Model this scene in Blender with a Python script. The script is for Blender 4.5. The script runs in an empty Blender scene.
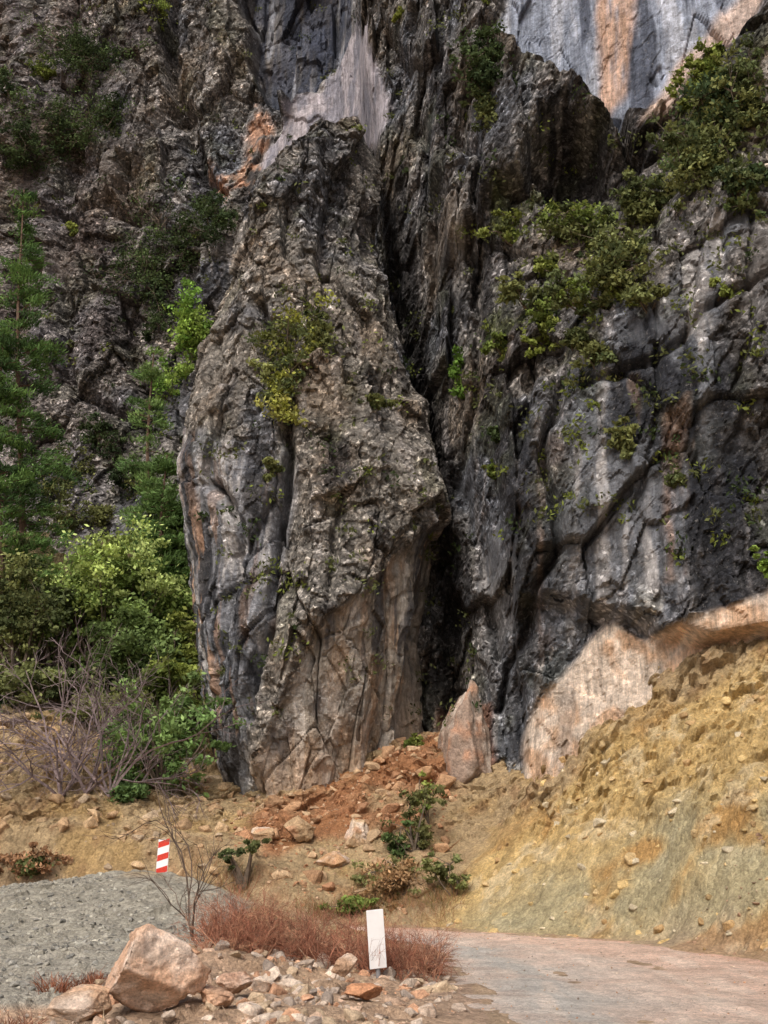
import bpy, math, random
import numpy as np
from mathutils import Vector
rng=np.random.default_rng(7); random.seed(7)
F=1100.0; TH=math.radians(17.0); C=math.cos(TH); S=math.sin(TH); EH=1.6
def ray(px,py):
    a=(px-384)/F; b=(512-py)/F
    return a, C-b*S, S+b*C
def W(px,py,Y):
    a,dy,dz=ray(px,py); t=Y/dy
    return (a*t, Y, EH+dz*t)
def proj(x,y,z):
    d=np.maximum(y*C+(z-EH)*S,0.5); u=-y*S+(z-EH)*C
    return 384+F*x/d, 512-F*u/d
def lin(r,g,b,k=1.0):
    c=np.array([r,g,b])/255.0
    return np.where(c<0.04045,c/12.92,((c+0.055)/1.055)**2.4)*k
# ---------------- noise
def hsh(ix,iy,iz,seed):
    with np.errstate(over='ignore'):
        h=(ix.astype(np.int64).astype(np.uint32)*np.uint32(374761393)+iy.astype(np.int64).astype(np.uint32)*np.uint32(668265263)
           +iz.astype(np.int64).astype(np.uint32)*np.uint32(2147483647)+np.uint32((seed*1274126177)&0xffffffff))
        h^=h>>np.uint32(13); h*=np.uint32(1274126177); h^=h>>np.uint32(16); h*=np.uint32(2246822519); h^=h>>np.uint32(13)
    return h.astype(np.float32)/np.float32(4294967295.0)
def vn(p,seed=0):
    i=np.floor(p).astype(np.int32); f=(p-i).astype(np.float32); f=f*f*f*(f*(f*6-15)+10)
    x,y,z=i[:,0],i[:,1],i[:,2]; fx,fy,fz=f[:,0],f[:,1],f[:,2]
    def L(a,b,t): return a+(b-a)*t
    r=L(L(L(hsh(x,y,z,seed),hsh(x+1,y,z,seed),fx),L(hsh(x,y+1,z,seed),hsh(x+1,y+1,z,seed),fx),fy),
        L(L(hsh(x,y,z+1,seed),hsh(x+1,y,z+1,seed),fx),L(hsh(x,y+1,z+1,seed),hsh(x+1,y+1,z+1,seed),fx),fy),fz)
    return r*2-1
def fbm(p,o=4,seed=0,gain=.5):
    s=0;a=1.0;t=0;q=p.copy()
    for k in range(o):
        s=s+a*vn(q,seed+k*17); t+=a; a*=gain; q=q*2.03+11.3
    return s/t*1.5
def blocks(p,seed=0,tilt=0.6):
    i=np.floor(p).astype(np.int32); n=len(p)
    b1=np.full(n,9e9,np.float32); b2=np.full(n,9e9,np.float32); off=np.zeros(n,np.float32)
    for dx in(-1,0,1):
        for dy in(-1,0,1):
            for dz in(-1,0,1):
                x=i[:,0]+dx;y=i[:,1]+dy;z=i[:,2]+dz
                r1=hsh(x,y,z,seed);r2=hsh(x,y,z,seed+1);r3=hsh(x,y,z,seed+2)
                ex=p[:,0]-x-r1;ey=p[:,1]-y-r2;ez=p[:,2]-z-r3
                d=ex*ex+ey*ey+ez*ez
                m=d<b1
                b2=np.where(m,b1,np.minimum(b2,d))
                o=(r1*7.13%1.0-.5)+tilt*((r2*13.7%1.0-.5)*2*ex+(r3*5.91%1.0-.5)*2*ez)
                off=np.where(m,o,off); b1=np.where(m,d,b1)
    e=np.sqrt(b2)-np.sqrt(b1)
    return off.astype(np.float32), e
def ss(a,b,x):
    t=np.clip((x-a)/(b-a),0,1); return t*t*(3-2*t)
def sdpoly(px,py,poly):
    P=np.array(poly,float); n=len(P); d=np.full(px.shape,1e18); ins=np.zeros(px.shape,bool)
    for k in range(n):
        a=P[k];b=P[(k+1)%n];e=b-a
        wx=px-a[0];wy=py-a[1];t=np.clip((wx*e[0]+wy*e[1])/(e@e),0,1)
        d=np.minimum(d,(wx-e[0]*t)**2+(wy-e[1]*t)**2)
        if b[1]!=a[1]:
            c=((a[1]<=py)!=(b[1]<=py))&(px<a[0]+(py-a[1])/(b[1]-a[1])*e[0]); ins^=c
    d=np.sqrt(d); return np.where(ins,-d,d)
def pm(px,py,poly,soft=8): return 1-ss(-soft,soft,sdpoly(px,py,poly))
def dline(px,py,pl):
    P=np.array(pl,float); d=np.full(px.shape,1e18)
    for k in range(len(P)-1):
        a=P[k];b=P[k+1];e=b-a;wx=px-a[0];wy=py-a[1];t=np.clip((wx*e[0]+wy*e[1])/(e@e),0,1)
        d=np.minimum(d,(wx-e[0]*t)**2+(wy-e[1]*t)**2)
    return np.sqrt(d)
def mixc(c,col,w): return c*(1-w[:,None])+np.asarray(col)[None,:]*w[:,None]
# ---------------- mesh helper
def make(name,V,faces,mats,col=None,attrs=None,smooth=True,parent=None):
    me=bpy.data.meshes.new(name); V=np.asarray(V,np.float32)
    me.vertices.add(len(V)); me.vertices.foreach_set("co",V.ravel())
    lp=[];st=[];mi=[];o=0
    for f,m in faces:
        f=np.asarray(f,np.int32); 
        if len(f)==0: continue
        lp.append(f.ravel()); st.append(o+np.arange(len(f))*f.shape[1]); o+=f.size; mi.append(np.full(len(f),m))
    lp=np.concatenate(lp);st=np.concatenate(st).astype(np.int32);mi=np.concatenate(mi).astype(np.int32)
    me.loops.add(len(lp)); me.loops.foreach_set("vertex_index",lp)
    me.polygons.add(len(st)); me.polygons.foreach_set("loop_start",st)
    me.update(calc_edges=True)
    for m in mats: me.materials.append(m)
    me.polygons.foreach_set("material_index",mi)
    me.polygons.foreach_set("use_smooth",np.full(len(st),smooth))
    if col is not None:
        a=me.color_attributes.new("Col",'FLOAT_COLOR','POINT')
        c=np.ones((len(V),4),np.float32); c[:,:3]=np.clip(col,0,1); a.data.foreach_set("color",c.ravel())
    if attrs:
        for k,v in attrs.items():
            a=me.attributes.new(k,'FLOAT','POINT'); a.data.foreach_set("value",np.asarray(v,np.float32))
    ob=bpy.data.objects.new(name,me); bpy.context.scene.collection.objects.link(ob)
    if parent: ob.parent=parent
    return ob
def gridfaces(nr,nc,wrap=False):
    r=np.arange(nr-1)[:,None]; c=np.arange(nc if wrap else nc-1)[None,:]; c2=(c+1)%nc
    return np.stack([r*nc+c,r*nc+c2,(r+1)*nc+c2,(r+1)*nc+c],-1).reshape(-1,4)
# ---------------- materials
class NT:
    def __init__(s,name):
        s.m=bpy.data.materials.new(name); s.m.use_nodes=True; s.t=s.m.node_tree; s.t.nodes.clear()
        s.out=s.n('ShaderNodeOutputMaterial')
    def n(s,t,**k):
        nd=s.t.nodes.new(t)
        for a,b in k.items(): setattr(nd,a,b)
        return nd
    def l(s,a,b): s.t.links.new(a,b)
    def mapping(s,scale):
        g=s.n('ShaderNodeNewGeometry'); m=s.n('ShaderNodeVectorMath',operation='MULTIPLY'); m.inputs[1].default_value=scale; s.l(g.outputs['Position'],m.inputs[0]); return m.outputs[0]
    def noise(s,scale,detail=4,vec=None,rough=.6):
        nd=s.n('ShaderNodeTexNoise'); nd.inputs['Scale'].default_value=scale; nd.inputs['Detail'].default_value=detail; nd.inputs['Roughness'].default_value=rough
        if vec is None: vec=s.mapping((1,1,1))
        s.l(vec,nd.inputs['Vector']); return nd.outputs['Fac']
    def vor(s,scale,vec=None,feat='F1'):
        nd=s.n('ShaderNodeTexVoronoi',feature=feat); nd.inputs['Scale'].default_value=scale
        if vec is None: vec=s.mapping((1,1,1))
        s.l(vec,nd.inputs['Vector']); return nd
    def mr(s,v,a,b,c,d):
        nd=s.n('ShaderNodeMapRange'); s.l(v,nd.inputs[0])
        for i,x in enumerate((a,b,c,d)): nd.inputs[i+1].default_value=x
        return nd.outputs[0]
    def math(s,op,a,b=None):
        nd=s.n('ShaderNodeMath',operation=op)
        for i,v in enumerate((a,b)):
            if v is None: continue
            if isinstance(v,(int,float)): nd.inputs[i].default_value=v
            else: s.l(v,nd.inputs[i])
        return nd.outputs[0]
    def mulc(s,c,f):
        nd=s.n('ShaderNodeVectorMath',operation='SCALE'); s.l(c,nd.inputs[0]); s.l(f,nd.inputs['Scale']); return nd.outputs[0]
    def mixcol(s,f,a,b,mode='MIX'):
        nd=s.n('ShaderNodeMix',data_type='RGBA',blend_type=mode)
        for i,v in ((0,f),(6,a),(7,b)):
            if isinstance(v,(int,float)): nd.inputs[i].default_value=v
            elif isinstance(v,tuple): nd.inputs[i].default_value=v
            else: s.l(v,nd.inputs[i])
        return nd.outputs[2]
    def mixf(s,f,a,b):
        nd=s.n('ShaderNodeMix',data_type='FLOAT')
        for i,v in ((0,f),(2,a),(3,b)):
            if isinstance(v,(int,float)): nd.inputs[i].default_value=v
            else: s.l(v,nd.inputs[i])
        return nd.outputs[0]
    def ramp(s,f,stops):
        nd=s.n('ShaderNodeValToRGB'); cr=nd.color_ramp
        while len(cr.elements)<len(stops): cr.elements.new(.5)
        for e,(p,v) in zip(cr.elements,stops): e.position=p; e.color=(v,v,v,1) if not isinstance(v,tuple) else v
        s.l(f,nd.inputs[0]); return nd.outputs[0]
    def attr(s,n):
        nd=s.n('ShaderNodeAttribute'); nd.attribute_name=n; return nd
    def finish(s,col,rough=.9,h=None,dist=.05,strength=1.0,spec=.25):
        b=s.n('ShaderNodeBsdfPrincipled'); 
        if isinstance(col,tuple): b.inputs['Base Color'].default_value=col
        else: s.l(col,b.inputs['Base Color'])
        b.inputs['Roughness'].default_value=rough; b.inputs['Specular IOR Level'].default_value=spec
        if h is not None:
            bp=s.n('ShaderNodeBump'); bp.inputs['Distance'].default_value=dist; bp.inputs['Strength'].default_value=strength; s.l(h,bp.inputs['Height']); s.l(bp.outputs[0],b.inputs['Normal'])
        s.l(b.outputs[0],s.out.inputs[0]); return s.m
def rockmat():
    m=NT("cliff_rock"); col=m.attr("Col").outputs['Color']; cg=m.attr("cong").outputs['Fac']
    base=m.mapping((1,1,1))
    wn=m.n('ShaderNodeTexNoise'); wn.inputs['Scale'].default_value=3; wn.inputs['Detail'].default_value=1; m.l(base,wn.inputs['Vector'])
    wv=m.n('ShaderNodeVectorMath',operation='MULTIPLY_ADD'); m.l(wn.outputs['Color'],wv.inputs[0]); wv.inputs[1].default_value=(.25,.25,.25); m.l(base,wv.inputs[2]); wp=wv.outputs[0]
    v1=m.vor(5.0,wp); v2=m.vor(12,wp)
    s1=m.n('ShaderNodeSeparateColor'); m.l(v1.outputs['Color'],s1.inputs[0]); s2=m.n('ShaderNodeSeparateColor'); m.l(v2.outputs['Color'],s2.inputs[0])
    p1=m.ramp(s1.outputs[0],[(0,.6),(.55,.85),(.85,1.2),(1,2.0)]); p2=m.ramp(s2.outputs[0],[(0,.55),(.6,.9),(.85,1.35),(1,2.6)])
    e1=m.mr(v1.outputs['Distance'],.4,.8,1.05,.55)
    peb=m.math('MULTIPLY',m.math('MULTIPLY',p1,p2),e1)
    peb=m.mixf(cg,1.0,peb)
    n1=m.mr(m.noise(1.6,7,base,.82),.3,.7,.5,1.55)
    st=m.noise(1.0,4,m.mapping((6,6,.5)),.75); st=m.mr(st,.32,.68,.55,1.5); st=m.mixf(cg,st,1.0)
    f=m.math('MULTIPLY',m.math('MULTIPLY',peb,n1),st)
    c=m.mulc(col,f)
    fl=m.mr(m.noise(9,4,wp,.85),.58,.68,0,.5)
    c=m.mixcol(fl,c,(.38,.365,.35,1))
    h1=m.math('MULTIPLY',m.math('SUBTRACT',1.0,v1.outputs['Distance']),cg)
    h=m.math('ADD',h1,m.math('MULTIPLY',m.noise(5,6,base,.8),1.3))
    return m.finish(c,.9,h,.14,1.0)
def soilmat(name,fine=1.0,dist=.05,lo=.72,hi=1.25):
    m=NT(name); col=m.attr("Col").outputs['Color']; base=m.mapping((1,1,1))
    v1=m.vor(8*fine,base)
    s1=m.n('ShaderNodeSeparateColor'); m.l(v1.outputs['Color'],s1.inputs[0])
    f=m.mr(s1.outputs[0],0,1,lo+.1,hi-.1)
    f=m.math('MULTIPLY',f,m.mr(m.noise(1.5,6,base,.78),.3,.7,lo,hi))
    f=m.math('MULTIPLY',f,m.mr(m.noise(22*fine,3,base,.75),.3,.7,lo-.06,hi+.06))
    c=m.mulc(col,f)
    h=m.math('ADD',m.math('MULTIPLY',m.math('SUBTRACT',1.0,v1.outputs['Distance']),.6),m.math('MULTIPLY',m.noise(5*fine,6,base,.8),2.0))
    return m.finish(c,.95,h,dist,1.0,.15)
def leafmat():
    m=NT("foliage"); col=m.attr("Col").outputs['Color']
    d=m.n('ShaderNodeBsdfDiffuse'); m.l(col,d.inputs['Color'])
    t=m.n('ShaderNodeBsdfTranslucent'); c2=m.mixcol(1.0,col,(1.1,1.05,.85,1),'MULTIPLY'); m.l(c2,t.inputs[0])
    x=m.n('ShaderNodeMixShader'); x.inputs[0].default_value=.28; m.l(d.outputs[0],x.inputs[1]); m.l(t.outputs[0],x.inputs[2]); m.l(x.outputs[0],m.out.inputs[0]); return m.m
def barkmat():
    m=NT("bark"); col=m.attr("Col").outputs['Color']; f=m.mr(m.noise(12,2),.3,.7,.6,1.4); return m.finish(m.mulc(col,f),.9)
ROCK=rockmat(); SOIL=soilmat("soil",.8,.10); STONE=soilmat("stone",1.6,.03); LEAF=leafmat(); BARK=barkmat()
# ================= CLIFF
K=.70; KR=1.2
def lr(r,g,b): return lin(r,g,b,KR)
xs=np.concatenate([np.arange(-40,-18,.25),np.arange(-18,-3,.075),np.arange(-3,10.5,.045),np.arange(10.5,26,.25)])
zs=np.concatenate([np.arange(-1,34,.055),np.arange(34,62,.095)])
X,Z=np.meshgrid(xs,zs); X=X.ravel().astype(np.float64); Z=Z.ravel().astype(np.float64)
def cliffbase(x,z):
    xx=x+.05*(z-10)
    y=np.interp(xx,[-40,-14,-6,-1,1.2,4,8,12,26],[48,42.5,40.5,37.5,32.8,27.6,24.2,21.7,13])
    return y+.13*z
Y=cliffbase(X,Z)
P0=np.stack([X,Y,Z],1)
PX,PY=proj(X,Y,Z)
wob=fbm(P0/2.5,3,5)*12; wob2=fbm(P0/2.5+50,3,9)*12
sl=np.interp(PY+wob2,[-300,60,190,290,400,480,560,640,720,800],[366,362,382,405,428,445,450,446,444,446])
step=ss(-5,7,sl-PX-wob*.2)
near=np.exp(-((PX-sl)/34)**2)*ss(120,260,PY)*(1-step)
Y=Y+3.4*step*ss(900,100,PY)
P0=np.stack([X,Y,Z],1); PX,PY=proj(X,Y,Z); qx=PX+wob; qy=PY+wob2
masks={}
polys={
 'slab':[(372,25),(330,60),(292,102),(258,160),(245,230),(300,210),(345,170),(385,125)],
 'cave':[(245,-30),(360,-60),(362,30),(322,60),(288,98),(265,85),(250,40)],
 'topr':[(500,-80),(800,-160),(750,10),(692,52),(640,90),(615,95),(560,72),(535,50),(502,40)],
 'or1':[(592,-80),(634,-80),(632,0),(622,60),(600,92),(592,50)],
 'or2':[(800,-100),(750,0),(652,100),(632,108),(640,80),(690,28),(735,-25)],
 'or3':[(252,95),(268,112),(258,165),(238,205),(210,205),(205,170),(232,165),(246,130)],
 'blue':[(505,470),(560,400),(640,330),(700,240),(900,160),(900,640),(600,640),(520,760),(480,740),(472,600)],
 'pale':[(555,690),(612,628),(640,638),(700,612),(780,595),(950,560),(950,720),(790,740),(700,760),(640,780),(590,800),(545,820),(522,810),(530,730)],
 'rust':[(655,430),(672,425),(682,500),(672,575),(655,585),(662,510)],
 'base':[(430,690),(480,690),(500,800),(420,820)],
}
for k,p in polys.items(): masks[k]=pm(qx,qy,p,5)
bluevar=ss(-.25,.25,fbm(P0/np.array([2.0,2.0,3.5]),5,77))
smooth=np.clip(masks['slab']+masks['cave']*.9+masks['topr']+masks['or2']+masks['pale']*.85+masks['blue']*(.62-.5*bluevar)+masks['or3']*.4,0,1)
smooth=np.clip(smooth+.35*ss(.3,.5,fbm(P0/np.array([1.6,1.6,3]),4,79)),0,1)
cong=1-smooth
flat=np.clip(masks['slab']*.8+masks['topr']*.7+masks['pale']*.85,0,1)
D=.7*fbm(P0/7.5,3,1)
Wp=P0+fbm(P0/1.0,3,3)[:,None]*.10
b,e=blocks(Wp/np.array([2.9,2.9,5.0]),11,1.1); D+=b*1.0*(1-flat); D-=.18*(1-ss(0,.025,e))*(1-flat)
b,e=blocks(Wp/np.array([1.2,1.2,1.9]),21,1.2); D+=b*.37*(.4+.6*cong)*(1-.7*flat); D-=.07*(1-ss(0,.04,e))*(1-flat)
b,e=blocks(Wp/np.array([.5,.5,.66]),31,1.2); D+=b*.17*(.4+.6*cong)*(1-.7*flat)
b,e=blocks(P0/.2,41,1.0); D+=b*.075*(.3+.7*cong)
D+=.12*fbm(P0/.5,3,51)*(.4+.6*cong)
D-=1.4*near
D-=2.0*masks['cave']
D-=1.0*masks['topr']
D+=1.3*pm(qx,qy,[(440,70),(500,50),(600,95),(615,120),(560,105),(500,190),(450,260),(430,160)],12)
D-=1.6*pm(qx,qy,[(535,120),(600,112),(612,160),(560,190),(520,170)],9)
led=[(900,-60),(745,60),(680,180),(600,300),(560,390),(500,420),(490,480),(520,600),(700,640),(900,640)]
D+=1.1*pm(qx,qy,led,8)
for pl,wd,am in [([(500,-60),(495,30),(470,160),(480,320),(468,470),(500,640)],6,1.0),([(560,400),(540,480),(555,560),(520,640),(490,700)],5,.9),([(175,-40),(165,80),(200,180),(215,240)],8,1.3),
   ([(640,330),(650,430),(630,520)],3,.3),([(735,200),(745,330),(715,420)],3,.3),([(425,-60),(420,60),(428,180),(440,330)],4,.6),([(60,-60),(90,100),(60,260),(80,400)],7,.9),([(130,180),(120,300),(150,420)],7,.8),
   ([(500,190),(560,185),(640,150),(700,120)],6,.8),([(0,220),(60,200),(130,215),(200,250)],7,.8),([(0,400),(70,380),(140,430)],7,.7),([(580,400),(660,370),(768,300)],4,.4)]:
    D-=am*np.exp(-(dline(qx,qy,pl)/wd)**2)
D+=.9*pm(qx,qy,[(90,-100),(170,-100),(165,90),(120,200),(80,120)],10)
D+=.5*pm(qx,qy,[(180,-100),(245,-100),(240,100),(195,160),(180,110)],9)
D-=1.2*np.exp(-(dline(qx,qy,[(445,560),(448,640),(442,740)])/14)**2)
V=P0.copy(); V[:,1]-=D*.97
jx=fbm(P0/.6,3,91)*.08*cong; jz=fbm(P0/.6+30,3,95)*.08*cong
V[:,0]+=jx-.1*D; V[:,2]+=jz
col=np.tile(lr(114,111,108),(len(X),1))
hue=fbm(P0/3.0,3,101)
col=mixc(col,lr(122,112,101),ss(.05,.7,hue)); col=mixc(col,lr(100,103,110),ss(.0,.6,-hue))
dkn=fbm(P0/np.array([1.6,1.6,3.2]),5,111)
col=mixc(col,lr(50,49,52),ss(.1,.55,dkn)*.85)
col=mixc(col,lr(170,165,160),ss(.35,.8,fbm(P0/np.array([.8,.8,1.6]),4,121))*.6)
ps=ss(.35,.65,fbm(P0/np.array([.32,.32,3.6]),4,127)); col=mixc(col,lr(176,172,172),ps*.45)
left=ss(230,60,PX)*ss(900,200,PY); col=mixc(col,lr(104,92,87),left*.5)
stk=fbm(P0/np.array([.5,.5,4.]),5,131)
bl=mixc(np.tile(lr(104,107,113),(len(X),1)),lr(42,44,50),ss(-.1,.4,.6*stk+.6*dkn)); bl=mixc(bl,lr(184,180,178),ss(.25,.6,-stk)*.65)
bl=mixc(bl,lr(164,136,114),ss(.5,.85,fbm(P0/np.array([.6,.6,3.]),4,141))*.35)
w=masks['blue'][:,None]*(1-.5*bluevar[:,None]); col=col*(1-w)+bl*w
sk_=fbm(P0/np.array([.7,.7,2.]),4,143)
col=mixc(col,lr(166,160,166),masks['slab']*.9); col=mixc(col,lr(112,114,126),masks['slab']*ss(.0,.5,sk_)*.7)
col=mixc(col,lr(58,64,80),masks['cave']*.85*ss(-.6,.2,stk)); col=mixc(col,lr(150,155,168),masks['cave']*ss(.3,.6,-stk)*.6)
tr=mixc(np.tile(lr(140,148,164),(len(X),1)),lr(84,90,104),ss(.05,.45,stk)); tr=mixc(tr,lr(190,192,200),ss(.25,.6,-stk)*.5)
w=masks['topr'][:,None]; col=col*(1-w)+tr*w
o1=ss(-.7,.1,fbm(P0/np.array([.4,.4,3]),4,145))
col=mixc(col,lr(198,162,136),masks['or1']*.85*o1); col=mixc(col,lr(196,174,160),masks['or2']*.85)
col=mixc(col,lr(184,142,116),masks['or3']*ss(-.5,.3,fbm(P0/.6,4,151))*.85)
col=mixc(col,lr(160,132,114),masks['rust']*.55*o1)
pale=mixc(np.tile(lr(208,192,176),(len(X),1)),lr(194,162,134),ss(.0,.5,fbm(P0/.9,5,161))); pale=mixc(pale,lr(158,146,136),ss(.3,.7,stk)*.6); w=masks['pale'][:,None]; col=col*(1-w)+pale*w
col=mixc(col,lr(160,114,88),masks['base']*.7*ss(-.6,.3,fbm(P0/.7,3,171)))
mossm=ss(.15,.6,fbm(P0/1.5,4,181))*(pm(qx,qy,[(480,200),(640,180),(768,60),(768,140),(640,330),(600,400),(520,370),(480,300)],40)*.8+.2)*cong
col=mixc(col,lr(90,97,60),mossm)
crk_shade=np.exp(-(dline(PX,PY,[(384,190),(405,290),(428,400),(445,480),(450,560),(446,640),(444,700)])/13)**2); col=mixc(col,lr(34,32,34),crk_shade*.85)  # deep shade of the crack painted dark into the rock colour
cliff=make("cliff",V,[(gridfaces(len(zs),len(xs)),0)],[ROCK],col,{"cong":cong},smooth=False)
# ================= PILLAR
Lf=[(352,124),(330,134),(305,150),(280,175),(262,200),(240,245),(226,300),(212,345),(190,400),(176,450),(173,490),(182,560),(188,620),(196,690),(208,750),(220,810),(225,870),(228,960)]
Rt=[(362,124),(374,150),(380,185),(384,250),(402,310),(408,365),(428,400),(434,440),(437,500),(438,550),(434,600),(430,660),(428,720),(426,760),(430,860),(432,960)]
def yc(z): return 33.6+.13*(z-3)
def WP(px,py):
    a,dy,dz=ray(px,py); r=dz/dy; Yv=(33.6+.13*(EH-3))/(1-.13*r); t=Yv/dy; return a*t,EH+dz*t
Lw=np.array([WP(*p) for p in Lf])[::-1]; Rw=np.array([WP(*p) for p in Rt])[::-1]
zt=min(Lw[-1,1],Rw[-1,1]); zp=np.arange(-.5,zt,.055); nph=820
cs=np.array([(-1,.1),(-.86,-.45),(-.5,-.85),(0.0,-1.0),(.55,-.92),(.93,-.62),(1,0),(.85,.6),(0,1),(-.85,.7)])
cc=np.vstack([cs,cs[:1]]); seg=np.r_[0,np.cumsum(np.linalg.norm(np.diff(cc,axis=0),axis=1))]
t=np.concatenate([np.linspace(0,seg[6],620,endpoint=False),np.linspace(seg[6],seg[-1],200,endpoint=False)])
cx_=np.interp(t,seg,cc[:,0]); cy_=np.interp(t,seg,cc[:,1])
xl=np.interp(zp,Lw[:,1],Lw[:,0]); xr=np.interp(zp,Rw[:,1],Rw[:,0])
cen=(xl+xr)/2; hw=(xr-xl)/2
dep=np.minimum(4.0,.45+hw*1.05)
Xp=(cen[:,None]+hw[:,None]*cx_[None]).ravel(); Yp=(yc(zp)[:,None]+dep[:,None]*cy_[None]).ravel(); Zp=np.repeat(zp,nph)
top=zt; P1=np.stack([Xp,Yp,Zp],1); px,py=proj(Xp,Yp,Zp)
nx=np.tile(cx_,len(zp)); ny=np.tile(cy_,len(zp)); nn=np.hypot(nx,ny); nx/=nn; ny/=nn
front=ss(.3,-.3,ny)
wx=fbm(P1/2.0,3,205)*9; wy=fbm(P1/2+50,3,209)*9; qx=px+wx; qy=py+wy
facet=pm(px+wx*.5,py+wy*.5,[(470,505),(437,525),(400,556),(350,600),(318,635),(288,695),(258,755),(230,830),(300,900),(480,900),(480,600)],4)
leftf=pm(qx,qy,[(150,440),(215,430),(262,470),(285,440),(300,470),(285,560),(262,680),(240,790),(235,900),(150,900)],9)
sm=np.clip(facet*.85+leftf*.65+.35*ss(.3,.5,fbm(P1/np.array([1.4,1.4,2.5]),3,213)),0,1); cg=1-sm*.9
D=.4*fbm(P1/3.5,3,215)
Wp=P1+fbm(P1/1.0,3,3)[:,None]*.09
b,e=blocks(Wp/np.array([2.2,2.2,4.2]),221,1.0); D+=b*.5; D-=.12*(1-ss(0,.03,e))
b,e=blocks(Wp/np.array([.95,.95,1.5]),231,1.2); D+=b*.25*(.45+.55*cg); D-=.04*(1-ss(0,.05,e))
b,e=blocks(Wp/np.array([.42,.42,.5]),241,1.2); D+=b*.13*(.4+.6*cg)
b,e=blocks(P1/.18,251,1.0); D+=b*.065*(.3+.7*cg)
D+=.09*fbm(P1/.5,3,261)*(.4+.6*cg)
dl=dline(px,py,[(470,505),(400,556),(350,600),(318,635),(288,695),(258,755),(230,840)])
D-=front*facet*(.2+np.minimum(dl/34,4)*.45)
D-=.9*front*pm(qx,qy,[(320,250),(345,385),(430,395),(470,300),(420,100),(330,160)],6)
D-=.5*front*pm(qx,qy,[(330,100),(300,250),(330,262),(420,255),(440,100)],6)
D-=.9*front*np.exp(-(dline(qx,qy,[(262,300),(285,400),(292,450),(275,520),(262,640),(248,720)])/6)**2)
D-=.6*front*np.exp(-(dline(qx,qy,[(215,480),(232,520),(222,640),(210,700)])/5)**2)
D-=.4*front*np.exp(-(dline(qx,qy,[(330,440),(345,520),(335,600)])/4)**2)
D+=.5*front*pm(qx,qy,[(300,450),(430,440),(445,520),(400,556),(320,632),(290,690),(300,560)],14)
fadeT=ss(top,top-1.5,Zp); D*=.35+.65*fadeT
Vp=P1.copy(); Vp[:,0]+=nx*D*.6; Vp[:,1]+=ny*D
Vp[:,2]+=fbm(P1/.6,3,271)*.09*cg
colp=np.tile(lr(130,125,118),(len(Xp),1))
hue=fbm(P1/2.2,4,301); colp=mixc(colp,lr(134,122,109),ss(.05,.7,hue)); colp=mixc(colp,lr(107,108,113),ss(0.05,.7,-hue))
colp=mixc(colp,lr(56,54,56),ss(.15,.6,fbm(P1/np.array([1.3,1.3,2.5]),5,311))*.8)
colp=mixc(colp,lr(176,170,166),ss(.35,.7,fbm(P1/np.array([.5,.5,1.6]),4,313))*.5)
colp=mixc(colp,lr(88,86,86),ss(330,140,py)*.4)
stk=fbm(P1/np.array([.4,.4,4.5]),5,331)
lf=mixc(np.tile(lr(126,128,134),(len(Xp),1)),lr(50,52,58),ss(.05,.4,stk)); lf=mixc(lf,lr(200,196,194),ss(.12,.5,-stk)*.75)
lf=mixc(lf,lr(192,152,122),ss(.15,.5,fbm(P1/np.array([.35,.35,3.0])+9,4,341))*(.2+.55*ss(245,195,px)*ss(480,560,py)))
w=(leftf*.85)[:,None]; colp=colp*(1-w)+lf*w
fc=mixc(np.tile(lr(150,142,132),(len(Xp),1)),lr(100,98,99),ss(0.1,.5,fbm(P1/np.array([1.,1.,2.5]),5,351))); fc=mixc(fc,lr(188,158,130),ss(.1,.6,fbm(P1/np.array([.6,.6,2.0])+5,5,361))*(.4+.4*ss(350,430,px)))
fc=mixc(fc,lr(58,59,65),ss(.12,.42,stk)*.75*ss(760,620,py)); fc=mixc(fc,lr(196,190,184),ss(.3,.6,-stk)*.45)
w=(facet*.9)[:,None]; colp=colp*(1-w)+fc*w
low=ss(700,790,py+ (px-330)*.25+wx); colp=mixc(colp,lr(188,160,132),low*.55*ss(-.5,.3,fbm(P1/.9,3,371)))
colp=mixc(colp,lr(95,98,62),ss(.25,.7,fbm(P1/1.4,4,381))*.3*cg)
fa=[(gridfaces(len(zp),nph,True),0)]
Vp=np.vstack([Vp,[[cen[-1],yc(zp[-1]),zp[-1]+.25]]]); colp=np.vstack([colp,colp[-1:]]); cg=np.r_[cg,1]
o=(len(zp)-1)*nph; ar=np.arange(nph); fa.append((np.stack([o+ar,o+(ar+1)%nph,np.full(nph,len(Vp)-1)],1),0))
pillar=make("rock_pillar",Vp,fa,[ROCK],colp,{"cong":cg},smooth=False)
# ================= GROUND
ctrl=[(20,1024,9.5),(200,1024,9.5),(420,1024,10.5),(300,985,13),(380,980,14),(130,960,13),(60,985,11.5),(250,945,15.5),(420,962,16),(0,950,16),(0,890,21),(100,876,22),(180,878,22.5),(240,898,22),(330,925,20.5),
(430,915,26),(350,895,27),(250,855,27.5),(400,850,28),(350,812,29.5),(415,765,31),(440,735,33),(440,740,36),(250,805,30),(150,855,27),(0,850,27),(120,805,29),(0,738,31),(200,785,32),(100,738,33),(0,690,35),(100,690,37),(60,650,38),(180,700,37),(60,570,43),(150,540,44),(-150,700,36),(-200,560,44),(-200,850,26),(-200,900,21),
(470,925,25.2),(480,838,28.2),(470,785,30.5),(560,925,23.3),(540,850,25.5),(545,775,28),(640,930,21.5),(620,860,23.2),(620,726,26.0),(720,925,19),(700,820,21.3),(720,686,24.2),(800,930,17),(800,780,20.0),(800,655,22.7),(1000,900,15),(1000,640,20),(1200,620,18)]
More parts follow.
